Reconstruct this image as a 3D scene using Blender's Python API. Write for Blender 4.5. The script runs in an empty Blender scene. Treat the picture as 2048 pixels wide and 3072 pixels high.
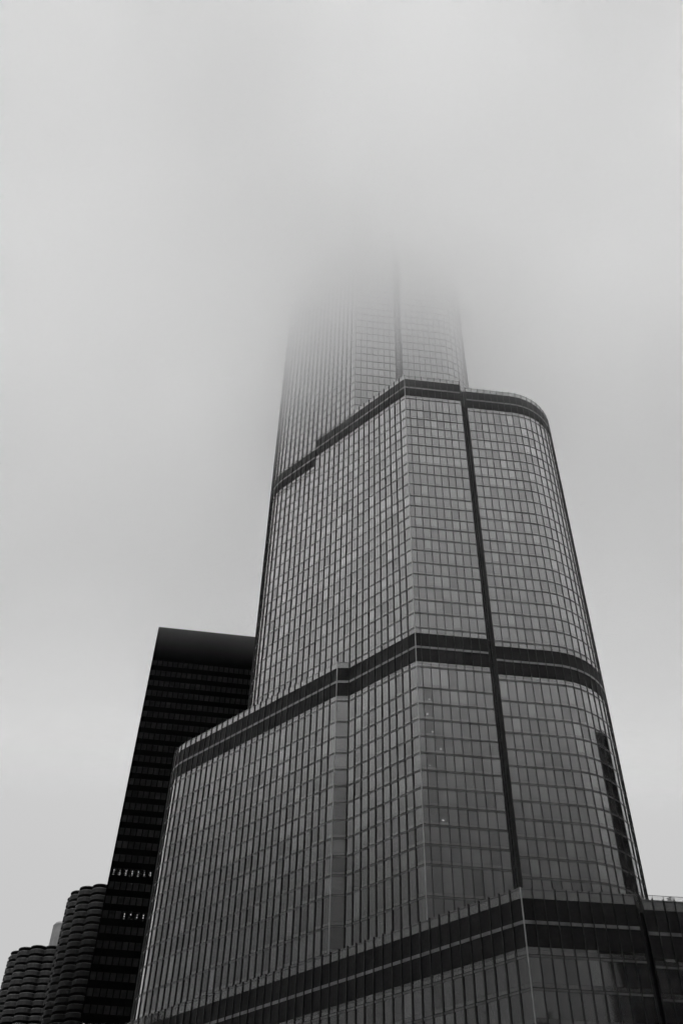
import bpy, math, random
from mathutils import Vector, Matrix
random.seed(7)
sc = bpy.context.scene
col = sc.collection
R = math.radians

# ------------------------------------------------------------------ camera
# calibrated from the photograph's vanishing points (focal length, tilt, roll)
FPX, CXP, CYP = 2930.0, 1024.0, 1536.0          # photo pixels (2048 x 3072)
ZEN = (1110.0, -1285.0)                          # zenith vanishing point
zc = Vector((ZEN[0] - CXP, -(ZEN[1] - CYP), -FPX)).normalized()
fw = Vector((0, 0, -1))
fh = (fw - fw.dot(zc) * zc).normalized()
rt = fh.cross(zc)
ROT = Matrix((rt, fh, zc))                       # camera -> world
cam_d = bpy.data.cameras.new('camera')
cam_d.sensor_fit = 'VERTICAL'
cam_d.sensor_height = 36.0
cam_d.lens = FPX / 3072.0 * 36.0
cam_d.clip_start = 0.1
cam_d.clip_end = 8000
cam = bpy.data.objects.new('camera', cam_d)
cam.matrix_world = ROT.to_4x4()
col.objects.link(cam)
sc.camera = cam
GROUND = -1.7                                    # eye height above the pavement


def project(p):
    d = ROT.transposed() @ Vector(p)
    if d.z > -0.1:
        return None
    return CXP + FPX * d.x / -d.z, CYP - FPX * d.y / -d.z


# ------------------------------------------------------------------ sky, sun, exposure
SUN_EL, SUN_AZ = R(60), R(-150)                   # veiled sun, low and beyond the tower
w = bpy.data.worlds.new('World')
sc.world = w
w.use_nodes = True
nt = w.node_tree
nt.nodes.clear()
N = nt.nodes.new
out = N('ShaderNodeOutputWorld')
bg = N('ShaderNodeBackground')
sky = N('ShaderNodeTexSky')
sky.sky_type = 'NISHITA'
sky.sun_disc = False
sky.sun_elevation = SUN_EL
sky.sun_rotation = SUN_AZ
sky.air_density = 1.0
sky.dust_density = 6.0
sky.altitude = 0
bw = N('ShaderNodeRGBToBW')                      # the photograph is black and white
nt.links.new(sky.outputs[0], bw.inputs[0])
# overcast veil over the clear sky: brighter overhead than at the horizon
tc = N('ShaderNodeTexCoord')
sep = N('ShaderNodeSeparateXYZ')
nt.links.new(tc.outputs['Generated'], sep.inputs[0])


def wm(op, a, b=None, c=None, clamp=False):
    n = N('ShaderNodeMath')
    n.operation = op
    n.use_clamp = clamp
    for i, v in enumerate((a, b, c)):
        if v is None:
            continue
        if isinstance(v, (int, float)):
            n.inputs[i].default_value = v
        else:
            nt.links.new(v, n.inputs[i])
    return n.outputs[0]


zpos = wm('MAXIMUM', sep.outputs['Z'], 0.02)
# luminance rises steeply towards the zenith, where the deck is thinnest
grad = wm('MULTIPLY_ADD', wm('POWER', zpos, 6.0), 6.8, 1.25)
over = wm('MULTIPLY', grad, 1.25)
sky_l = wm('ADD', wm('MULTIPLY', bw.outputs[0], 0.025), over)
nt.links.new(sky_l, bg.inputs['Color'])
bg.inputs['Strength'].default_value = 0.1
nt.links.new(bg.outputs[0], out.inputs[0])

sun_d = bpy.data.lights.new('sun', 'SUN')
sun_d.energy = 1.5
sun_d.angle = R(15)
sun_d.color = (1, 1, 1)
sun = bpy.data.objects.new('sun', sun_d)
sd = Vector((math.sin(SUN_AZ) * math.cos(SUN_EL), math.cos(SUN_AZ) * math.cos(SUN_EL), math.sin(SUN_EL)))
sun.rotation_euler = sd.to_track_quat('Z', 'Y').to_euler()
sun.location = sd * 600
col.objects.link(sun)

sc.view_settings.view_transform = 'Standard'
sc.view_settings.look = 'None'
sc.view_settings.gamma = 1
sc.view_settings.use_curve_mapping = False
sc.view_settings.exposure = 1.84
sc.render.engine = 'CYCLES'
cy = sc.cycles
cy.max_bounces = 16
cy.diffuse_bounces = 2
cy.glossy_bounces = 4
cy.transmission_bounces = 4
cy.volume_bounces = 10
cy.transparent_max_bounces = 16
cy.use_denoising = True
cy.use_adaptive_sampling = True
cy.adaptive_threshold = 0.05
cy.volume_step_rate = 1.0
cy.volume_max_steps = 256
cy.caustics_reflective = False
cy.caustics_refractive = False


# ------------------------------------------------------------------ helpers
def azd(a):
    a = R(a)
    return Vector((math.sin(a), math.cos(a)))


def link(o):
    col.objects.link(o)
    return o


def empty(name, loc=(0, 0, 0)):
    o = bpy.data.objects.new(name, None)
    o.location = loc
    return link(o)


def tag(o, label, cat, group=None, kind=None):
    o['label'] = label
    o['category'] = cat
    if group:
        o['group'] = group
    if kind:
        o['kind'] = kind
    return o


def wloc(o):
    v = Vector((0, 0, 0))
    while o is not None:
        v = v + o.location
        o = o.parent
    return v


class MB:
    def __init__(s):
        s.v, s.f, s.m = [], [], []

    def quad(s, a, b, c, d, m=0):
        i = len(s.v)
        s.v += [tuple(a), tuple(b), tuple(c), tuple(d)]
        s.f.append((i, i + 1, i + 2, i + 3))
        s.m.append(m)

    def hexa(s, p, m=0, skip=()):
        # p: 8 points, bottom ring 0-3 counter-clockwise seen from above, top ring 4-7
        i = len(s.v)
        s.v += [tuple(q) for q in p]
        fs = [(3, 2, 1, 0), (4, 5, 6, 7), (0, 1, 5, 4), (1, 2, 6, 5), (2, 3, 7, 6), (3, 0, 4, 7)]
        for k, f in enumerate(fs):
            if k in skip:
                continue
            s.f.append(tuple(i + q for q in f))
            s.m.append(m)

    def strip(s, P, Q, z0, z1, o0, o1, m=0, skip=()):
        # a board along the facade line P->Q (outward = right-hand side), from depth o0 (inner) to o1 (outer)
        t = (Q - P).normalized()
        n = Vector((t.y, -t.x))
        a, b = P + n * o1, Q + n * o1
        c, d = Q + n * o0, P + n * o0
        s.hexa([(a.x, a.y, z0), (b.x, b.y, z0), (c.x, c.y, z0), (d.x, d.y, z0),
                (a.x, a.y, z1), (b.x, b.y, z1), (c.x, c.y, z1), (d.x, d.y, z1)], m, skip)

    def prism(s, pts, z0, z1, m=0):
        # pts counter-clockwise seen from above
        i = len(s.v)
        n = len(pts)
        s.v += [(p[0], p[1], z0) for p in pts] + [(p[0], p[1], z1) for p in pts]
        for k in range(n):
            j = (k + 1) % n
            s.f.append((i + k, i + j, i + n + j, i + n + k))
            s.m.append(m)
        s.f.append(tuple(i + n + k for k in range(n)))
        s.m.append(m)
        s.f.append(tuple(i + n - 1 - k for k in range(n)))
        s.m.append(m)

    def tube(s, c, r0, r1, z0, z1, n=24, m=0):
        pts0 = [(c[0] + r0 * math.cos(2 * math.pi * k / n), c[1] + r0 * math.sin(2 * math.pi * k / n), z0) for k in range(n)]
        pts1 = [(c[0] + r1 * math.cos(2 * math.pi * k / n), c[1] + r1 * math.sin(2 * math.pi * k / n), z1) for k in range(n)]
        i = len(s.v)
        s.v += pts0 + pts1
        for k in range(n):
            j = (k + 1) % n
            s.f.append((i + k, i + j, i + n + j, i + n + k))
            s.m.append(m)
        s.f.append(tuple(i + n + k for k in range(n)))
        s.m.append(m)
        s.f.append(tuple(i + n - 1 - k for k in range(n)))
        s.m.append(m)

    def build(s, name, mats, parent=None, smooth=False):
        me = bpy.data.meshes.new(name)
        me.from_pydata(s.v, [], s.f)
        if not isinstance(mats, (list, tuple)):
            mats = [mats]
        for m in mats:
            me.materials.append(m)
        if len(mats) > 1:
            me.polygons.foreach_set('material_index', s.m)
        if smooth:
            me.polygons.foreach_set('use_smooth', [True] * len(me.polygons))
        me.update()
        o = link(bpy.data.objects.new(name, me))
        if parent is not None:
            o.parent = parent
            o.location = -wloc(parent)
        return o


# ------------------------------------------------------------------ materials (black-and-white world: greys only)
def pr(name, base, rough=0.5, metal=0.0, ior=1.5, noise=0.0, nscale=1.0, bump=0.0, bscale=0.4, stretch=(1, 1, 1)):
    m = bpy.data.materials.new(name)
    m.use_nodes = True
    t = m.node_tree
    b = t.nodes['Principled BSDF']
    b.inputs['Base Color'].default_value = (base, base, base, 1)
    b.inputs['Roughness'].default_value = rough
    b.inputs['Metallic'].default_value = metal
    b.inputs['IOR'].default_value = ior
    if noise or bump:
        c = t.nodes.new('ShaderNodeTexCoord')
        mp = t.nodes.new('ShaderNodeMapping')
        mp.inputs['Scale'].default_value = stretch
        t.links.new(c.outputs['Object'], mp.inputs[0])
    if noise:
        n = t.nodes.new('ShaderNodeTexNoise')
        n.inputs['Scale'].default_value = nscale
        n.inputs['Detail'].default_value = 4
        t.links.new(mp.outputs[0], n.inputs['Vector'])
        r = t.nodes.new('ShaderNodeMapRange')
        r.inputs['From Min'].default_value = 0.3
        r.inputs['From Max'].default_value = 0.7
        r.inputs['To Min'].default_value = base * (1 - noise)
        r.inputs['To Max'].default_value = base * (1 + noise)
        t.links.new(n.outputs['Fac'], r.inputs[0])
        t.links.new(r.outputs[0], b.inputs['Base Color'])
    if bump:
        n2 = t.nodes.new('ShaderNodeTexNoise')
        n2.inputs['Scale'].default_value = bscale
        n2.inputs['Detail'].default_value = 1
        t.links.new(mp.outputs[0], n2.inputs['Vector'])
        bp = t.nodes.new('ShaderNodeBump')
        bp.inputs['Strength'].default_value = bump
        bp.inputs['Distance'].default_value = 0.05
        t.links.new(n2.outputs['Fac'], bp.inputs['Height'])
        t.links.new(bp.outputs[0], b.inputs['Normal'])
    return m


def coated(name, tone, ior=1.6, gain=4.0, rough=0.045, noise=0.2, seed=0.0):
    """solar-control glass: a mirror-like coating whose reflection rises at grazing angles over a dim interior"""
    m = pr(name, tone, 0.9, 0.0, 1.0, noise, 0.45, 0, 1, (1, 1, 0.5))
    t = m.node_tree
    b = t.nodes['Principled BSDF']
    gl = t.nodes.new('ShaderNodeBsdfGlossy')
    gl.inputs['Roughness'].default_value = rough
    gl.inputs['Color'].default_value = (.95, .95, .95, 1)
    fr = t.nodes.new('ShaderNodeFresnel')
    fr.inputs['IOR'].default_value = ior
    mu = t.nodes.new('ShaderNodeMath')
    mu.operation = 'MULTIPLY'
    mu.use_clamp = True
    mu.inputs[1].default_value = gain
    t.links.new(fr.outputs[0], mu.inputs[0])
    mn = t.nodes.new('ShaderNodeMath')
    mn.operation = 'MINIMUM'
    mn.inputs[1].default_value = .6
    t.links.new(mu.outputs[0], mn.inputs[0])
    mx = t.nodes.new('ShaderNodeMixShader')
    t.links.new(mn.outputs[0], mx.inputs[0])
    t.links.new(b.outputs[0], mx.inputs[1])
    t.links.new(gl.outputs[0], mx.inputs[2])
    t.links.new(mx.outputs[0], t.nodes['Material Output'].inputs['Surface'])
    return m


PANE = [coated('coated_glass_%d' % i, t_, 1.7, g_) for i, (t_, g_) in enumerate(((.035, 4.0), (.045, 4.3), (.06, 4.55), (.075, 4.8), (.10, 5.2)))]
STRIPG = coated('spandrel_glass', .09, 1.7, 4.8, .12)
PANEL = pr('spandrel_metal_panel', 0.22, 0.4, 0.3, 1.5, 0.25, 0.6)
STEEL = pr('brushed_steel_fin', 0.05, 0.42, 0.4, 1.5, 0.15, 0.5)
POST = pr('bright_corner_steel', 0.45, 0.35, 0.8, 1.5, 0.15, 0.5)
DARKLINE = pr('dark_transom', 0.05, 0.45, 0.4)
LOUVRE = pr('black_louvre', 0.018, 0.5, 0.0, 1.35, 0.3, 2.0)
RAIL = pr('steel_rail', 0.27, 0.3, 0.8, 1.5, 0.2, 0.8)
CORE = pr('dark_core', 0.02, 0.8)
ROOF = pr('roof_gravel', 0.16, 0.9, 0, 1.5, 0.3, 1.5)
SLOT = pr('dark_recess', 0.015, 0.35, 0.2)


def clear_glass(name, keep=0.45, tone=0.08):
    m = pr(name, tone, 0.06, 0.0, 2.6 if keep > .6 else 1.35)
    t = m.node_tree
    b = t.nodes['Principled BSDF']
    mix = t.nodes.new('ShaderNodeMixShader')
    tr = t.nodes.new('ShaderNodeBsdfTransparent')
    mix.inputs[0].default_value = keep
    t.links.new(tr.outputs[0], mix.inputs[1])
    t.links.new(b.outputs[0], mix.inputs[2])
    t.links.new(mix.outputs[0], t.nodes['Material Output'].inputs['Surface'])
    return m


CLEAR = coated('clear_window_glass', .06, 1.7, 3.9)
_t = CLEAR.node_tree
_mx = [n for n in _t.nodes if n.type == 'MIX_SHADER'][0]
_m2 = _t.nodes.new('ShaderNodeMixShader')
_tr = _t.nodes.new('ShaderNodeBsdfTransparent')
_m2.inputs[0].default_value = .16
_t.links.new(_mx.outputs[0], _m2.inputs[1])
_t.links.new(_tr.outputs[0], _m2.inputs[2])
_t.links.new(_m2.outputs[0], _t.nodes['Material Output'].inputs['Surface'])


def emit(name, s):
    m = bpy.data.materials.new(name)
    m.use_nodes = True
    t = m.node_tree
    t.nodes.clear()
    e = t.nodes.new('ShaderNodeEmission')
    e.inputs['Strength'].default_value = s
    o = t.nodes.new('ShaderNodeOutputMaterial')
    t.links.new(e.outputs[0], o.inputs['Surface'])
    return m


LAMP = emit('lamp_glow', 0.8)
LAMPDIM = emit('lamp_glow_dim', 0.3)
ROOMLAMP = emit('room_lamp_glow', 4.0)
ROOMDIM = emit('room_lamp_glow_dim', 1.4)

# ------------------------------------------------------------------ ground
g = MB()
g.quad((-4000, -4000, GROUND), (4000, -4000, GROUND), (4000, 4000, GROUND), (-4000, 4000, GROUND))
go = g.build('ground', pr('asphalt', 0.05, 0.9, 0, 1.5, 0.3, 0.2))
go['kind'] = 'structure'
tag(go, 'dark city pavement below the towers', 'ground')

# ------------------------------------------------------------------ the glass skyscraper
MODL, MODR = 1.73, 1.65            # mullion spacing on the long left faces / the right faces
DL, DR = -46.2, 84.6               # azimuth of the two face directions
uL, uR = azd(DL), azd(DR)
C0 = Vector((15.1, 149.3))         # the tall corner
tower = empty('glass_skyscraper', (20, 165, GROUND))
tag(tower, 'tall glass skyscraper with dark bands and setbacks rising into low cloud', 'skyscraper')


def line(P, u, n, step):
    return [P + u * (step * k) for k in range(n + 1)]


def arc_left(S, dirn, r, turn, n):
    """nodes of an arc that starts at S heading dirn and bends clockwise (to the right)"""
    cen = S + azd(dirn + 90) * r
    return [cen - azd(dirn + turn * k / n + 90) * r for k in range(1, n + 1)]


def arc_right(S, dirn, r, turn, n):
    cen = S + azd(dirn - 90) * r
    return [cen - azd(dirn - turn * k / n - 90) * r for k in range(1, n + 1)]


panes = []        # (area, quad data) gathered over all tiers; the 300 that show largest become objects
TIER = {}         # joined geometry per tier


def tier_mb(name):
    if name not in TIER:
        TIER[name] = {'pane': MB(), 'strip': MB(), 'line': MB(), 'fins': [], 'pieces': []}
    return TIER[name]


def tone(z=0.0):
    # pale storeys: some floors keep their blinds down
    r = random.random() + (.22 if random.Random(int(z * 3)).random() > .8 else 0)
    return 0 if r < .14 else 1 if r < .42 else 2 if r < .74 else 3 if r < .92 else 4


def floors(T, P, Q, z0, z1, lines, clear=()):
    """one column of curtain wall from z0 to z1 with floor lines"""
    t = (Q - P).normalized()
    n = Vector((t.y, -t.x))
    hw = 0.06
    A, B = P + t * hw, Q - t * hw
    L = sorted(z for z in lines if z0 < z < z1)
    st, ln = T['strip'], T['line']
    for z in L:
        ln.strip(P, Q, z - .045, z + .045, -.1, .035, 0, (1, 3, 4, 5))
        if z + .62 < z1:
            st.strip(A, B, z + .045, z + .56, -.1, .012, 0, (0, 1, 3, 4, 5))
            ln.strip(P, Q, z + .565, z + .605, -.1, .022, 0, (1, 3, 4, 5))
        if z - .40 > z0:
            st.strip(A, B, z - .33, z - .045, -.1, .016, 1, (0, 1, 3, 4, 5))
            ln.strip(P, Q, z - .375, z - .335, -.1, .02, 0, (1, 3, 4, 5))
    bounds = [z0] + L + [z1]
    for k in range(len(bounds) - 1):
        a, b = bounds[k], bounds[k + 1]
        lo = a + (.61 if k > 0 else 0.0)
        hi = b - (.38 if k < len(bounds) - 2 else 0.0)
        if hi - lo < .12:
            continue
        e = [random.uniform(-.012, .012) for _ in range(3)]
        e.append(e[0] + e[2] - e[1])
        q = [A + n * e[0], B + n * e[1], B + n * e[2], A + n * e[3]]
        pts = [(q[0].x, q[0].y, lo), (q[1].x, q[1].y, lo), (q[2].x, q[2].y, hi), (q[3].x, q[3].y, hi)]
        cen = Vector(((pts[0][0] + pts[2][0]) / 2, (pts[0][1] + pts[2][1]) / 2, (lo + hi) / 2))
        view = -cen
        area = 0
        if n.x * view.x + n.y * view.y > 0:
            pp = [project(p) for p in pts]
            if all(pp):
                ins = sum(1 for p in pp if -5 < p[0] < 2053 and -5 < p[1] < 3077)
                if ins >= 2:
                    area = 0.5 * abs((pp[2][0] - pp[0][0]) * (pp[3][1] - pp[1][1]) - (pp[3][0] - pp[1][0]) * (pp[2][1] - pp[0][1]))
        m = tone(lo)
        for (cx_, cy_, cz_) in clear:
            if abs(cz_ - cen.z) < (hi - lo) / 2 and math.hypot(cx_ - cen.x, cy_ - cen.y) < 1.0:
                m = 5
        panes.append((area, T, pts, n, m))


def piece(T, name, P, Q, z0, z1, o0, o1, mat, gap=.05):
    t = (Q - P).normalized()
    mb = MB()
    mb.strip(P + t * gap, Q - t * gap, z0, z1, o0, o1)
    T['pieces'].append((name, mb, mat))


def band(T, P, Q, zt, scale=1.0):
    """two rows of black louvre panels with a bright rail between them, top at zt"""
    h, r = 3.2 * scale, .5 * scale
    piece(T, 'louvre_panel', P, Q, zt - h, zt, -.12, .03, LOUVRE, .03)
    piece(T, 'rail_panel', P, Q, zt - h - r, zt - h - .002, -.12, .10, RAIL, .09)
    piece(T, 'louvre_panel', P, Q, zt - 2 * h - r, zt - h - r - .002, -.12, .03, LOUVRE, .03)
    return zt - 2 * h - r


def parapet(T, P, Q, zt, h=1.55):
    piece(T, 'parapet_panel', P, Q, zt + .002, zt + h - .28, -.06, .02, STRIPG, .06)
    T['line'].strip(P, Q, zt + h - .28, zt + h - .2, -.08, .05, 0)
    piece(T, 'parapet_panel', P, Q, zt + h - .2, zt + h, -.05, .015, STRIPG, .06)


def fin(T, P, t, z0, z1, depth=.205, wid=.11):
    n = Vector((t.y, -t.x))
    mb = MB()
    mb.strip(P - t * (wid / 2), P + t * (wid / 2), z0, z1, -.15, depth)
    T['fins'].append(mb)


def fins_for(T, nodes, z0, z1, first=True, last=True, **kw):
    for k, P in enumerate(nodes):
        if (k == 0 and not first) or (k == len(nodes) - 1 and not last):
            continue
        a = nodes[max(k - 1, 0)]
        b = nodes[min(k + 1, len(nodes) - 1)]
        fin(T, P, (b - a).normalized(), z0, z1, **kw)


D0 = 150.0
H2, H3 = .8107 * D0, 1.3669 * D0          # tops of the black bands
FL = 3.44
mid_lines = [D0 * t for t in (.8206, .8458, .8691, .8924, .9161, .9379, .962, .985, 1.0081, 1.0296, 1.0532, 1.0748, 1.1010,
                              1.1264, 1.1488, 1.1717, 1.1942, 1.2165, 1.2389, 1.2611, 1.2836, 1.3137)]
low_lines = [D0 * t for t in (.7574, .725, .7017, .6786, .6549, .6322, .6091, .5865, .5634, .5406, .5176, .4946, .4595, .43, .40)]
BAND_H = 6.9
TOP = 300.0
up_lines = [H3 - 2.6 + FL * k for k in range(40)]

# ---- lamps seen through the glass: their panes are clear
LAMP_SPOTS = []
for s, z, big in ((2.16, 106.21, 0), (1.66, 102.87, 0), (2.43, 99.21, 0), (3.76, 95.8, 0), (1.63, 92.29, 1), (14.05, 95.3, 1), (3.41, 82.06, 2)):
    p = C0 + uR * s
    LAMP_SPOTS.append((p.x, p.y, z, big, uR))
for s, z in ((4.5, 142.16), (3.96, 141.35)):
    p = C0 + uL * s
    LAMP_SPOTS.append((p.x, p.y, z, 1, -uL))
CL = [(a[0], a[1], a[2]) for a in LAMP_SPOTS]

# ---- plan outlines (each list runs left to right as seen from outside)
SL = C0 + uL * (MODL * 25)                      # where the long left face starts to bend
left_mid = line(C0, uL, 25, MODL)               # corner -> left
left_arc = arc_left(SL, DL, 12.0, 62, 8)
right_mid = [C0, C0 + uR * 1.1] + [C0 + uR * (1.1 + MODR * k) for k in range(1, 9)]
V0 = Vector((31.1, 152.7))
vol = line(V0, uR, 7, MODR)
vol_arc = arc_right(vol[-1], DR, 14.1, 95, 14)
U0 = C0 + uL * (MODL * 10)                      # corner of the upper tier
up_right = line(U0, uR, 7, MODR)
UE = up_right[-1]
UV0 = Vector((16.25, 163.9))
up_vol = line(UV0, uR, 7, MODR)
up_arc = arc_right(up_vol[-1], DR, 9.6, 95, 9)


def rev(l):
    return list(reversed(l))


# ---------------- middle tier
T = tier_mb('middle_tier')
NOTCH = 18
full_left = left_mid + left_arc                  # from the corner leftwards
for k in range(len(full_left) - 1):
    Q, P = full_left[k], full_left[k + 1]        # P is left of Q
    zt = H3 if k < NOTCH else H3 - FL
    zb = band(T, P, Q, zt)
    floors(T, P, Q, H2, zb - .002, mid_lines if k < NOTCH else [z - (FL if z > H3 - 9 else 0) for z in mid_lines], CL)
    if k < 10:
        parapet(T, P, Q, H3)
    elif True:
        floors(tier_mb('upper_tier'), P, Q, zt + .002, TOP, up_lines)
fins_for(T, rev(full_left[1:11]), H2 - .3, H3 + 1.75)
fins_for(T, rev(full_left[11:]), H2 - .3, H3)
fins_for(tier_mb('upper_tier'), rev(full_left[11:]), H3 + .002, TOP)
for nodes in (right_mid, vol + vol_arc):
    for k in range(len(nodes) - 1):
        P, Q = nodes[k], nodes[k + 1]
        zb = band(T, P, Q, H3)
        floors(T, P, Q, H2, zb - .002, mid_lines, CL)
        parapet(T, P, Q, H3)
fins_for(T, right_mid, H2 - .3, H3 + 1.62, first=False, depth=.13, wid=.10)
fins_for(T, vol + vol_arc, H2 - .3, H3 + 1.62, depth=.14, wid=.10)

# ---------------- upper tier (right-hand faces)
T = tier_mb('upper_tier')
for nodes in (up_right, up_vol + up_arc):
    for k in range(len(nodes) - 1):
        floors(T, nodes[k], nodes[k + 1], H3, TOP, up_lines)
    fins_for(T, nodes, H3, TOP, first=nodes is not up_right, depth=.13, wid=.10)

# ---------------- lower tier
LOW0 = 57.0
T = tier_mb('lower_tier')
PL = Vector((.1, 161.4))                         # corner of the part that stands proud on the left
DLL = -47.0
low_left = line(PL, azd(DLL), 27, 1.71)
low_arc = arc_left(low_left[-1], DLL, 10.5, 62, 7)
LL = low_left + low_arc
for k in range(10):
    Q, P = left_mid[k], left_mid[k + 1]
    zb = band(T, P, Q, H2 - .002)
    floors(T, P, Q, LOW0, zb - .002, low_lines, CL)
fins_for(T, rev(left_mid[1:11]), LOW0, H2 - .3)
RV = [PL, left_mid[10] + Vector((-.12, 0))]      # reveal panel between the proud part and the main face
zb = band(T, RV[0], RV[1], H2 - .002)
floors(T, RV[0], RV[1], LOW0, zb - .002, low_lines)
parapet(T, RV[0], RV[1], H2)
for k in range(len(LL) - 1):
    Q, P = LL[k], LL[k + 1]
    zb = band(T, P, Q, H2 - .002)
    floors(T, P, Q, LOW0, zb - .002, low_lines)
    parapet(T, P, Q, H2)
fins_for(T, rev(LL[1:]), LOW0, H2 + 1.75)
for nodes in (right_mid, vol + vol_arc):
    for k in range(len(nodes) - 1):
        P, Q = nodes[k], nodes[k + 1]
        zb = band(T, P, Q, H2 - .002)
        floors(T, P, Q, LOW0, zb - .002, low_lines, CL)
fins_for(T, right_mid, LOW0, H2 - .302, first=False, depth=.13, wid=.10)
fins_for(T, vol + vol_arc, LOW0, H2 - .302, depth=.14, wid=.10)

# ---------------- base tier
KB = .92
T = tier_mb('base_tier')
B0 = Vector((27.9, 138.8)) * KB
HB = .4534 * 141.4 * KB
base_lines = [51.6, 47.5, 43.3, 39.1, 34.9, 30.7, 26.5, 22.3, 18.1, 13.9, 9.7, 5.5]
DBL, DBR = -46.9, 86.3
base_left = line(B0, azd(DBL), 52, MODL)
base_right = line(B0, azd(DBR), 10, 1.563)
BV0 = Vector((46.25, 141.4)) * KB
base_vol = line(BV0, azd(DBR), 13, 1.55)
for nodes in (rev(base_left), base_right, base_vol):
    for k in range(len(nodes) - 1):
        P, Q = nodes[k], nodes[k + 1]
        zb = band(T, P, Q, HB, .93)
        floors(T, P, Q, GROUND, zb - .002, base_lines)
        parapet(T, P, Q, HB, 1.45)
fins_for(T, rev(base_left), GROUND, HB + 1.6, last=False)
fins_for(T, base_right, GROUND, HB + 1.45, first=False, depth=.18)
fins_for(T, base_vol, GROUND, HB + 1.6, depth=.18)


# ---------------- bodies behind the curtain wall, roofs, recesses
def inset(poly, d=.12):
    n = len(poly)
    o = []
    for k in range(n):
        a, b, c = poly[k - 1], poly[k], poly[(k + 1) % n]
        t1, t2 = (b - a).normalized(), (c - b).normalized()
        n1, n2 = Vector((-t1.y, t1.x)), Vector((-t2.y, t2.x))
        m = (n1 + n2)
        if m.length < .2:
            m = n1
        m.normalize()
        o.append(b + m * (d / max(.35, m.dot(n1))))
    return o


def recess(P, Q, depth):
    """two extra plan points that sink a slot between P and Q"""
    t = uR
    n = Vector((-t.y, t.x))
    return [P + n * depth, Q + n * (depth - (Q - P).dot(n))]


back = Vector((46, 182))
mid_poly = rev(full_left) + right_mid[1:] + recess(right_mid[-1], vol[0], 3.2) + vol + vol_arc + [Vector((30, 192)), Vector((2, 203))]
up_poly = rev(full_left[10:]) + up_right[1:] + recess(up_right[-1], up_vol[0], 3.0) + up_vol + up_arc + [Vector((20, 190)), Vector((0, 200))]
low_poly = rev(LL) + [left_mid[10]] + rev(left_mid[:10]) + right_mid[1:] + recess(right_mid[-1], vol[0], 3.2) + vol + vol_arc + [Vector((30, 196)), Vector((-18, 222))]
base_poly = rev(base_left) + base_right[1:] + recess(base_right[-1], base_vol[0], 3.0) + base_vol + [Vector((62, 186)), Vector((-6, 232))]


def body(name, poly, z0, z1):
    mb = MB()
    mb.prism([tuple(p) for p in inset(poly)], z0, z1)
    o = mb.build(name, CORE, tower)
    rf = MB()
    rf.prism([tuple(p) for p in inset(poly, .3)], z1 + .002, z1 + .3)
    rf.build('roof', ROOF, o)
    return o


BODY = {
    'base_tier': body('base_tier', base_poly, GROUND, HB - .4),
    'lower_tier': body('lower_tier', low_poly, HB - .05, H2 - .4),
    'middle_tier': body('middle_tier', mid_poly, H2 - .05, H3 - .4),
    'upper_tier': body('upper_tier', up_poly, H3 - .05, TOP),
}


def slot_fill(tn, P, Q, z0, z1, depth):
    """dark recess with bright bracket bars between the two right-hand volumes"""
    o = BODY[tn]
    n = Vector((-uR.y, uR.x))
    t = uR
    mb = MB()
    a, b = P + n * (depth * .55), Q + n * (depth * .55 - (Q - P).dot(n))
    mb.strip(a, b, z0, z1, -.2, 0)
    mb.build('recess_wall', SLOT, o)
    w_ = (b - a).length
    c1, c2 = a + t * (w_ * .40), a + t * (w_ * .62)
    for c in (c1, c2):
        m2 = MB()
        m2.strip(c - t * .05, c + t * .05, z0, z1, .0, .35)
        m2.build('recess_track', DARKLINE, o)
    m3 = MB()
    z = z0 + 1
    while z < z1 - 1:
        m3.strip(c1 + t * .06, c2 - t * .06, z, z + .5, .02, .22)
        z += FL / 2
    r_ = m3.build('recess_rung', STEEL, o)
    r_['kind'] = 'stuff'
    # lapping side trims
    m4 = MB()
    m4.strip(P + t * .02, P + t * .10, z0, z1, -1.2, .12)
    m4.build('recess_trim', DARKLINE, o)


slot_fill('lower_tier', right_mid[-1], vol[0], HB, H2, 3.2)
slot_fill('middle_tier', right_mid[-1], vol[0], H2 + .002, H3 - .3, 3.2)
slot_fill('upper_tier', up_right[-1], up_vol[0], H3, TOP, 3.0)
slot_fill('base_tier', base_right[-1], base_vol[0], GROUND, HB - .3, 3.0)

# corner posts
for tn, P, z0, z1 in (('middle_tier', C0, H2, H3 + 1.6), ('lower_tier', C0, HB, H2 - .002), ('base_tier', B0, GROUND, HB + 1.5),
                      ('lower_tier', PL, HB, H2 + 1.6), ('upper_tier', U0, H3, TOP)):
    mb = MB()
    q = P + Vector((0, -.02))
    mb.tube(q, .10, .10, z0, z1, 8)
    mb.build('corner_post', POST, BODY[tn])

# panes: the 300 that show largest one by one, the rest joined per tier
panes.sort(key=lambda p: -p[0])
ALLP = PANE + [CLEAR]
for k, (area, T, pts, n, m) in enumerate(panes):
    tn = [q for q in TIER if TIER[q] is T][0]
    if k < 300 or m == 5:
        mb = MB()
        d = Vector((n.x, n.y, 0)) * -.05
        b4 = [tuple(Vector(p) + d) for p in pts]
        mb.hexa([pts[0], pts[1], b4[1], b4[0], pts[3], pts[2], b4[2], b4[3]], 0, (4,))
        mb.build('window_pane', ALLP[m], BODY[tn])
    else:
        TIER[tn]['pane'].quad(*pts, m)
for tn, T in TIER.items():
    o = T['pane'].build('window_glazing', ALLP, BODY[tn])
    o['kind'] = 'stuff'
    o = T['strip'].build('spandrel_strip', [STRIPG, PANEL], BODY[tn])
    o['kind'] = 'stuff'
    o = T['line'].build('transom', DARKLINE, BODY[tn])
    o['kind'] = 'stuff'
    for mb in T['fins']:
        mb.build('mullion_fin', STEEL, BODY[tn])

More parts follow.
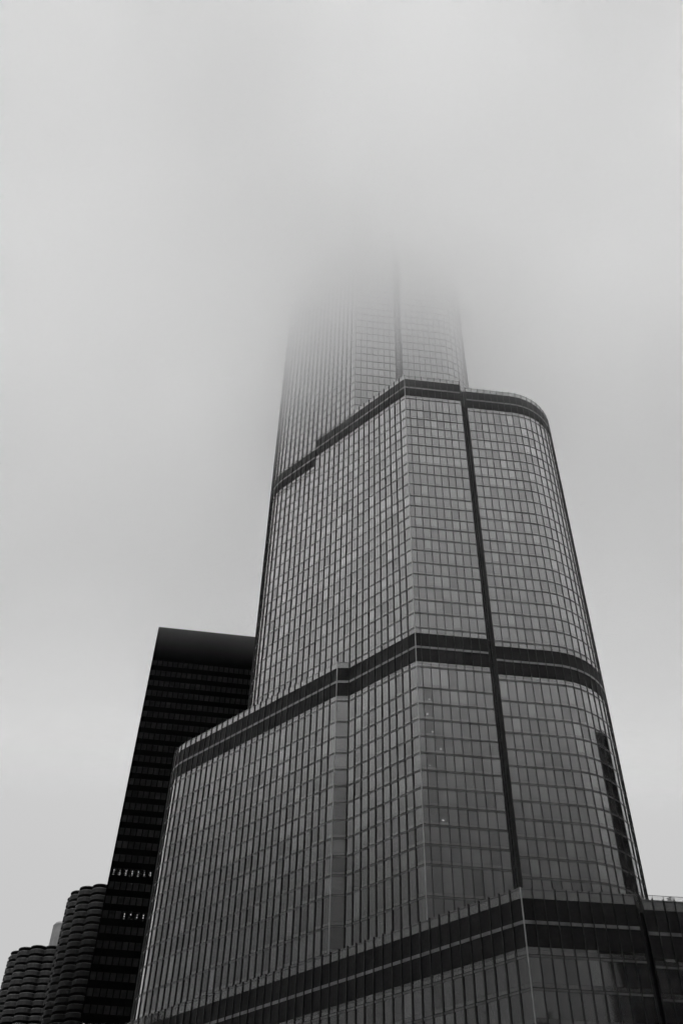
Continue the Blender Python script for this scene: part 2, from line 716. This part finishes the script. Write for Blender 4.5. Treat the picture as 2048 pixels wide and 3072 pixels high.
# band pieces: louvre panels one by one while they show, the rest of each kind joined
pcs = {}
for tn, T in TIER.items():
    for (name, mb, mat) in T['pieces']:
        c = sum((Vector(v) for v in mb.v), Vector()) / len(mb.v)
        pp = project(c)
        vis = pp is not None and 0 < pp[0] < 2048 and 0 < pp[1] < 3072
        pcs.setdefault(name, []).append(((c.length if vis else 9999), tn, mb, mat))
for name, lst in pcs.items():
    lst.sort(key=lambda q: q[0])
    rest = {}
    for k, (d, tn, mb, mat) in enumerate(lst):
        if k < 300 and d < 9999:
            mb.build(name, mat, BODY[tn])
        else:
            r = rest.setdefault(tn, (MB(), mat))[0]
            i = len(r.v)
            r.v += mb.v
            r.f += [tuple(i + q for q in f) for f in mb.f]
            r.m += mb.m
    for tn, (r, mat) in rest.items():
        o = r.build(name + '_run', mat, BODY[tn])
        o['kind'] = 'stuff'

# room lamps behind the clear panes
LBL = ['dim lamp glowing in the window just right of the tall corner, topmost of its column',
       'dim lamp in a hotel window, second from top near the tall corner',
       'dim lamp in a hotel window, third from top near the tall corner',
       'dim lamp in a hotel window, fourth from top near the tall corner',
       'small bright lamp in a window close to the tall corner, mid lower tier',
       'small bright lamp in the window beside the dark recess',
       'larger soft lamp in a window low on the lower tier',
       'upper of two tiny bright lamps on the left face above the middle band',
       'lower of two tiny bright lamps on the left face above the middle band']
for (x, y, z, big, t), lb in zip(LAMP_SPOTS, LBL):
    n = Vector((t.y, -t.x))
    p = Vector((x, y)) - n * .075
    mb = MB()
    r = (.17, .11, .19)[big]
    for k in range(10):                       # shallow rounded lamp disc
        a0, a1 = 2 * math.pi * k / 10, 2 * math.pi * (k + 1) / 10
        q0 = (p.x + t.x * r * math.cos(a0), p.y + t.y * r * math.cos(a0), z + r * math.sin(a0))
        q1 = (p.x + t.x * r * math.cos(a1), p.y + t.y * r * math.cos(a1), z + r * math.sin(a1))
        c = (p.x + n.x * .02, p.y + n.y * .02, z)
        i = len(mb.v)
        mb.v += [q0, q1, c]
        mb.f.append((i, i + 1, i + 2))
        mb.m.append(0)
    o = mb.build('room_lamp', (ROOMDIM, ROOMLAMP, ROOMDIM)[big])
    tag(o, lb, 'lamp', 'lamps behind the tower windows')

# terrace on the base roof, far right: glass railing and a parasol
rail = empty('terrace_railing', (52, 133, HB))
tag(rail, 'thin glass terrace railing on the low roof at the far right', 'railing')
RG = clear_glass('railing_glass', .12, .3)
RP = (BV0 + azd(DBR - 90) * 1.2)
ZR = HB + 2.62
for k in range(-1, 13):
    p = RP + azd(DBR) * (1.55 * k + .6)
    mb = MB()
    mb.tube(p, .035, .035, HB + .2, ZR, 6)
    mb.build('post', DARKLINE, rail)
    if k < 12:
        q = p + azd(DBR) * 1.55
        mb = MB()
        mb.strip(p + azd(DBR) * .04, q - azd(DBR) * .04, HB + 1.3, ZR - .05, -.01, .01)
        mb.build('glass_panel', RG, rail)
mb = MB()
mb.strip(RP - azd(DBR) * 1.0, RP + azd(DBR) * 19.2, ZR, ZR + .05, -.03, .03)
mb.build('top_rail', DARKLINE, rail)

LEAF = pr('dark_leaf', .05, .6, 0, 1.5, .3, 3)
BARK = pr('bark', .08, .9)
tp = RP + azd(DBR) * 5.05 + azd(DBR - 90) * .9
tree = empty('potted_tree', (tp.x, tp.y, HB + .3))
tag(tree, 'tiny round-topped potted tree behind the roof terrace railing', 'tree')
mb = MB()
mb.tube(tp, .05, .03, HB + .9, HB + 2.7, 7)
mb.build('trunk', BARK, tree)
mb = MB()
mb.tube(tp, .22, .28, HB + .3, HB + .9, 10)
mb.build('pot', DARKLINE, tree)
mb = MB()
rc = random.Random(3)
for k in range(260):
    a, b, rr = rc.uniform(0, 6.28), rc.uniform(-1, 1), rc.uniform(.5, 1) ** .5
    c = Vector((tp.x + .46 * rr * math.cos(a) * math.sqrt(1 - b * b), tp.y + .46 * rr * math.sin(a) * math.sqrt(1 - b * b), HB + 2.72 + .24 * rr * b))
    u = Vector((rc.uniform(-1, 1), rc.uniform(-1, 1), rc.uniform(-1, 1))).normalized()
    v = u.cross(Vector((rc.uniform(-1, 1), rc.uniform(-1, 1), rc.uniform(-1, 1)))).normalized()
    mb.quad(c - u * .06, c + v * .03, c + u * .06, c - v * .03)
mb.build('crown', LEAF, tree)

# ------------------------------------------------------------------ the black office tower behind on the left
IB = Vector((-59.1, 252.7))
DI = 83.2
uI = azd(DI)
nI = Vector((-uI.y, uI.x))                      # into the building
ibm = empty('black_office_tower', (IB.x + 30, IB.y + 20, GROUND))
tag(ibm, 'black slab office tower with rows of dim windows and a blank top', 'office tower')
BRONZE = pr('black_bronze_wall', .005, .7, 0, 1.1, .25, .3)
BRONZE_S = pr('black_bronze_spandrel', .005, .7, 0, 1.1, .25, .4)
IWIN = [pr('bronze_glass_%d' % i, b, .6, 0, i_, .3, .7) for i, (b, i_) in enumerate(((.030, 1.1), (.033, 1.1), (.036, 1.1), (.043, 1.1)))]
ICLEAR = clear_glass('bronze_glass_clear', .5, .008)
IH, IW, ID = 205.0, 66.0, 36.0
mb = MB()
pl = [IB, IB + uI * IW, IB + uI * IW + nI * ID, IB + nI * ID]
mb.prism([tuple(p + (nI * .5 if k < 2 else Vector((0, 0)))) for k, p in enumerate(pl)], GROUND, IH - .4)
ibody = mb.build('body', BRONZE, ibm)
mb = MB()
mb.prism([tuple(p) for p in pl], IH - .39, IH)
mb.build('roof_cap', BRONZE, ibm)
NCOL = int(IW / 1.63)
ROW0, PITCH, WH = 189.4, 3.87, 2.1
mb = MB()                                         # blank mechanical storeys on top
mb.strip(IB, IB + uI * IW, ROW0 + WH + .5, IH - .40, -.5, -.02)
mb.build('blank_wall', BRONZE_S, ibm)
NROW = 49
lit = {}
LROW = [(120.6, [(1.39 + 1.63 * k, 3 if k < 5 else 2) for k in range(7)]), (109.4, [(6.2, 3), (8.07, 1), (9.3, 2), (11.0, 2)]),
        (83.2, [(1.2 + 1.63 * k, 2) for k in range(6)])]
for zl, lst in LROW:
    r = round((ROW0 + WH / 2 - zl) / PITCH)
    for s, nn in lst:
        lit[(r, int((s - .17) / 1.63))] = nn
stuffw = MB()
wins = []
for r in range(NROW):
    zb = ROW0 - PITCH * r
    mb = MB()
    mb.strip(IB, IB + uI * IW, zb - (PITCH - WH), zb, -.45, -.03)
    mb.build('spandrel_band', BRONZE_S, ibm)
    for c in range(NCOL):
        P = IB + uI * (.17 + 1.63 * c + .10)
        Q = IB + uI * (.17 + 1.63 * (c + 1) - .10)
        cen = (P + Q) / 2
        pp = project((cen.x, cen.y, zb + 1))
        limit = 770 if zb > 145 else 770 - (145 - zb) * 6.0
        vis = pp is not None and -20 < pp[0] < limit and pp[1] < 3090
        wins.append((vis, r, c, P, Q, zb))
rw = random.Random(11)
for vis, r, c, P, Q, zb in wins:
    t = rw.choice((0, 1, 1, 2, 2, 3))
    if vis:
        mb = MB()
        mb.strip(P, Q, zb + .06, zb + WH - .06, -.12, -.08)
        mb.build('window_pane', ICLEAR if (r, c) in lit else IWIN[t], ibm)
        if (r, c) in lit:
            for q in range(lit[(r, c)]):
                m5 = MB()
                cx = (P + Q) / 2
                z5 = zb + 1.62 - .62 * q
                m5.strip(cx - uI * .10, cx + uI * .10, z5 - (.24 if q < 2 else .14), z5, -.3, -.24)
                m5.build('ceiling_light', (LAMP, LAMPDIM)[(q + c) % 4 == 1], ibm)
    else:
        stuffw.strip(P, Q, zb + .06, zb + WH - .06, -.12, -.08, t, (0, 1, 3, 4, 5))
o = stuffw.build('window_glazing', IWIN, ibm)
o['kind'] = 'stuff'
for c in range(NCOL + 1):
    P = IB + uI * (.17 + 1.63 * c)
    mb = MB()
    mb.strip(P - uI * .13, P + uI * .13, GROUND, IH - .41, -.2, .08)
    mb.build('mullion', BRONZE, ibm)
mb = MB()
mb.strip(IB - uI * .02, IB + uI * .10, GROUND, IH - .41, -.6, .06)
mb.build('corner_post', BRONZE, ibm)

# ------------------------------------------------------------------ the two round towers with petal balconies
CONC = pr('grey_concrete', .022, .85, 0, 1.5, .25, .5)
CONCL = pr('pale_concrete', .085, .85, 0, 1.5, .2, .4)
DGLASS = pr('dark_balcony_glass', .008, .4, 0, 1.25)
BARS = pr('dark_railing', .012, .6, 0, 1.2)
CAP = pr('pale_rail_cap', .085, .6)
PET, RC, RL, RB = 16, 14.4, 3.75, 11.5


def petal_pts(a, r_extra=0.0, n=10):
    """outline of one lobe (counter-clockwise), centred on bearing a"""
    half = math.pi / PET
    cx, cy = RC * math.cos(a), RC * math.sin(a)
    pts = []
    for k in range(n + 1):
        b = a - R(100) + R(200) * k / n
        pts.append((cx + (RL + r_extra) * math.cos(b), cy + (RL + r_extra) * math.sin(b)))
    pts.append((RB * math.cos(a + half), RB * math.sin(a + half)))
    pts.append((RB * math.cos(a - half), RB * math.sin(a - half)))
    return pts


def wall_ring(mb, pts, z0, z1, th=.08):
    for k in range(len(pts) - 1):
        a, b = Vector(pts[k]), Vector(pts[k + 1])
        mb.strip(a, b, z0, z1, -th, 0)


def petal_meshes():
    out = []
    for k in range(PET):
        a = 2 * math.pi * (k + .5) / PET
        sl = MB()
        P = petal_pts(a)
        sl.prism(petal_pts(a, -.12), -.22, -.12)
        sl.prism(P, -.12, .12)
        rl = MB()
        arc = petal_pts(a, .04)[:11]
        wall_ring(rl, arc, -.3, 1.22)
        arc = petal_pts(a, .10)[:11]
        i0 = len(rl.f)
        wall_ring(rl, arc, 1.225, 1.36, .2)
        rl.m = [0] * i0 + [1] * (len(rl.f) - i0)
        out.append((sl, rl))
    return out


PM = petal_meshes()
PMESH = []
for sl, rl in PM:
    ms = []
    for nm, mbx, mt in (('balcony', sl, CONC), ('railing', rl, BARS)):
        me = bpy.data.meshes.new(nm)
        me.from_pydata(mbx.v, [], mbx.f)
        me.materials.append(mt)
        if nm == 'railing':
            me.materials.append(CAP)
            me.polygons.foreach_set('material_index', mbx.m)
        ms.append(me)
    PMESH.append(ms)


def round_tower(name, label, azc, dist, ztop, pent):
    c = azd(azc) * dist
    root = empty(name, (c.x, c.y, GROUND))
    tag(root, label, 'apartment tower', 'pair of round balcony towers')
    mb = MB()
    mb.tube(c, 11.6, 11.6, GROUND, ztop, 48)
    mb.build('core', DGLASS, root)
    rest_s, rest_r = MB(), MB()
    fl = 2.74
    nf = int((ztop - GROUND) / fl)
    for f in range(nf):
        z = ztop - fl * f
        for k in range(PET):
            a = 2 * math.pi * (k + .5) / PET
            px = c.x + 18 * math.cos(a)
            py = c.y + 18 * math.sin(a)
            toward = (math.cos(a) * -c.x + math.sin(a) * -c.y) > -3
            pp = project((px, py, z))
            vis = toward and pp is not None and -30 < pp[0] < 330 and pp[1] < 3100
            if vis:
                o = link(bpy.data.objects.new('balcony', PMESH[k][0]))
                o.parent = root
                o.location = (0, 0, z - GROUND)
                if f > 0:
                    q = link(bpy.data.objects.new('railing', PMESH[k][1]))
                    q.parent = o
            else:
                for (src, dst) in ((PM[k][0], rest_s), (PM[k][1], rest_r)):
                    if dst is rest_r and f == 0:
                        continue
                    i = len(dst.v)
                    dst.v += [(v[0] + c.x, v[1] + c.y, v[2] + z) for v in src.v]
                    dst.f += [tuple(i + q for q in ff) for ff in src.f]
                    dst.m += src.m
    o = rest_s.build('balcony_stack', CONC, root)
    o['kind'] = 'stuff'
    o = rest_r.build('railing_stack', [BARS, CAP], root)
    o['kind'] = 'stuff'
    mb = MB()
    for k in range(PET):                           # slim columns between the lobes
        a = 2 * math.pi * k / PET
        p = c + Vector((math.cos(a), math.sin(a))) * 14.6
        m6 = MB()
        m6.tube(p, .38, .38, GROUND, ztop, 8)
        m6.build('column', CONC, root)
    mb.tube(c, 14.5, 14.0, ztop + .12, ztop + .9, 32)
    mb.build('roof', CONC, root)
    if pent:
        mb = MB()
        mb.tube(c, 3.6, 3.6, ztop + .5, ztop + 15, 28)
        mb.tube(c, 3.6, 2.9, ztop + 15.002, ztop + 16, 28)
        mb.build('service_core', CONCL, root)
    return root


round_tower('round_balcony_tower', 'dark round tower with petal balconies beside the black office tower', -12.5, 383.0, 165.0, False)
round_tower('round_balcony_tower', 'lower round tower with petal balconies and pale core, at bottom left edge', -15.17, 427.0, 157.0, True)

# ------------------------------------------------------------------ buildings around the camera that the glass mirrors
BLK = pr('dark_stone', .015, .7, 0, 1.5, .3, .3)
BLK2 = pr('grey_stone', .12, .8, 0, 1.5, .3, .3)
BWIN = pr('dark_window', .01, .2, 0, 1.3)


def block(name, label, cx, cy, wd, dp, h, rot, mat, roofbits):
    root = empty(name, (cx, cy, GROUND))
    tag(root, label, 'building')
    u, v = azd(rot), azd(rot - 90)
    c = Vector((cx, cy))
    P = [c - u * wd / 2 - v * dp / 2, c + u * wd / 2 - v * dp / 2, c + u * wd / 2 + v * dp / 2, c - u * wd / 2 + v * dp / 2]
    mb = MB()
    mb.prism([tuple(p) for p in P], GROUND, h)
    mb.build('wall', mat, root)
    wn = MB()
    for k in range(4):
        A, B = P[k], P[(k + 1) % 4]
        t = (B - A).normalized()
        L = (B - A).length
        n = int(L / 3.2)
        for j in range(n):
            s0 = (L - n * 3.2) / 2 + j * 3.2 + .7
            z = 4.0
            while z + 2.2 < h - 2:
                wn.strip(A + t * s0, A + t * (s0 + 1.8), z, z + 2.1, -.2, .05, 0, (1, 3, 4, 5))
                z += 3.8
    o = wn.build('window', BWIN, root)
    o['kind'] = 'stuff'
    m7 = MB()
    m7.prism([tuple(p) for p in [q + (q - c).normalized() * .6 for q in P]], h + .002, h + .9)
    m7.build('cornice', mat, root)
    for (a, b, ww, hh) in roofbits:
        q = c + u * a + v * b
        m8 = MB()
        m8.prism([tuple(q - u * ww - v * 3), tuple(q + u * ww - v * 3), tuple(q + u * ww + v * 3), tuple(q - u * ww + v * 3)], h + .9, h + .9 + hh)
        m8.build('rooftop_unit', mat, root)
    return root


block('stone_tower', 'dark high-rise right of the camera, mirrored as a dark strip in the rounded end', 206, 174, 34, 66, 194, 84, BLK, [(0, 0, 5, 6)])
block('stone_block', 'dark building behind the camera, mirrored in the low right windows', 112, -8, 34, 34, 108, 66, BLK, [(4, 0, 4, 5)])
block('low_stone_block', 'low grey block behind the camera, mirrored in the lowest windows', 62, -32, 40, 26, 95, 80, BLK, [(-8, 0, 5, 7), (9, 2, 3, 4)])
block('river_block', 'grey block across to the left, mirrored low in the left face', -128, 190, 16, 22, 84, 10, BLK, [(-4, 0, 2, 7), (3, 2, 3, 3), (0, -6, 1.5, 9)])

# ------------------------------------------------------------------ the low cloud the tower disappears into
cl = MB()
CB, CT = 190.0, 305.0
# the deck hangs over the whole near city and thins out some way beyond the tower
cl.prism([(-259.9, -79.9), (299.9, -79.9), (299.9, 305), (10, 300), (-259.9, 305)], CB, CT)
# unseen deeper cloud around it, added to darken the sky mirrored in lower glass
cl.prism([(-1100, -1100), (1100, -1100), (1100, 330), (300, 306), (300, -80), (-260, -80), (-260, 306), (-1100, 330)], CB, CT + 50)
# its far edge is not a cliff: the underside runs on farther than the top
cl.v = [(x, (345 if z == CB else 262) if y >= 300 else y, z) for x, y, z in cl.v]
cm = bpy.data.materials.new('cloud_volume')
cm.use_nodes = True
t = cm.node_tree
t.nodes.clear()
mo = t.nodes.new('ShaderNodeOutputMaterial')
pv = t.nodes.new('ShaderNodeVolumePrincipled')
pv.inputs['Color'].default_value = (1, 1, 1, 1)
pv.inputs['Anisotropy'].default_value = 0.25
geo = t.nodes.new('ShaderNodeNewGeometry')
sx = t.nodes.new('ShaderNodeSeparateXYZ')
t.links.new(geo.outputs['Position'], sx.inputs[0])


def cramp(src, a, b, c, d, smooth=False):
    n = t.nodes.new('ShaderNodeMapRange')
    if smooth:
        n.interpolation_type = 'SMOOTHSTEP'
    for i, v in zip(('From Min', 'From Max', 'To Min', 'To Max'), (a, b, c, d)):
        n.inputs[i].default_value = v
    t.links.new(src, n.inputs[0])
    return n.outputs[0]


hz = cramp(sx.outputs['Z'], 190.0, 231.0, 0.0, 0.045)          # denser with height
cn = t.nodes.new('ShaderNodeTexNoise')
cn.inputs['Scale'].default_value = 0.014
cn.inputs['Detail'].default_value = 2
cn.inputs['Roughness'].default_value = 0.6
t.links.new(geo.outputs['Position'], cn.inputs['Vector'])
pat = cramp(cn.outputs['Fac'], 0.3, 0.7, 0.85, 1.15)              # uneven wisps
dm = t.nodes.new('ShaderNodeMath')
dm.operation = 'MULTIPLY'
t.links.new(hz, dm.inputs[0])
t.links.new(pat, dm.inputs[1])
t.links.new(dm.outputs[0], pv.inputs['Density'])
t.links.new(pv.outputs[0], mo.inputs['Volume'])
cm.cycles.volume_step_rate = 0.25
co = cl.build('low_cloud', cm)
co['kind'] = 'stuff'
tag(co, 'grey low cloud swallowing the top of the glass skyscraper', 'cloud')
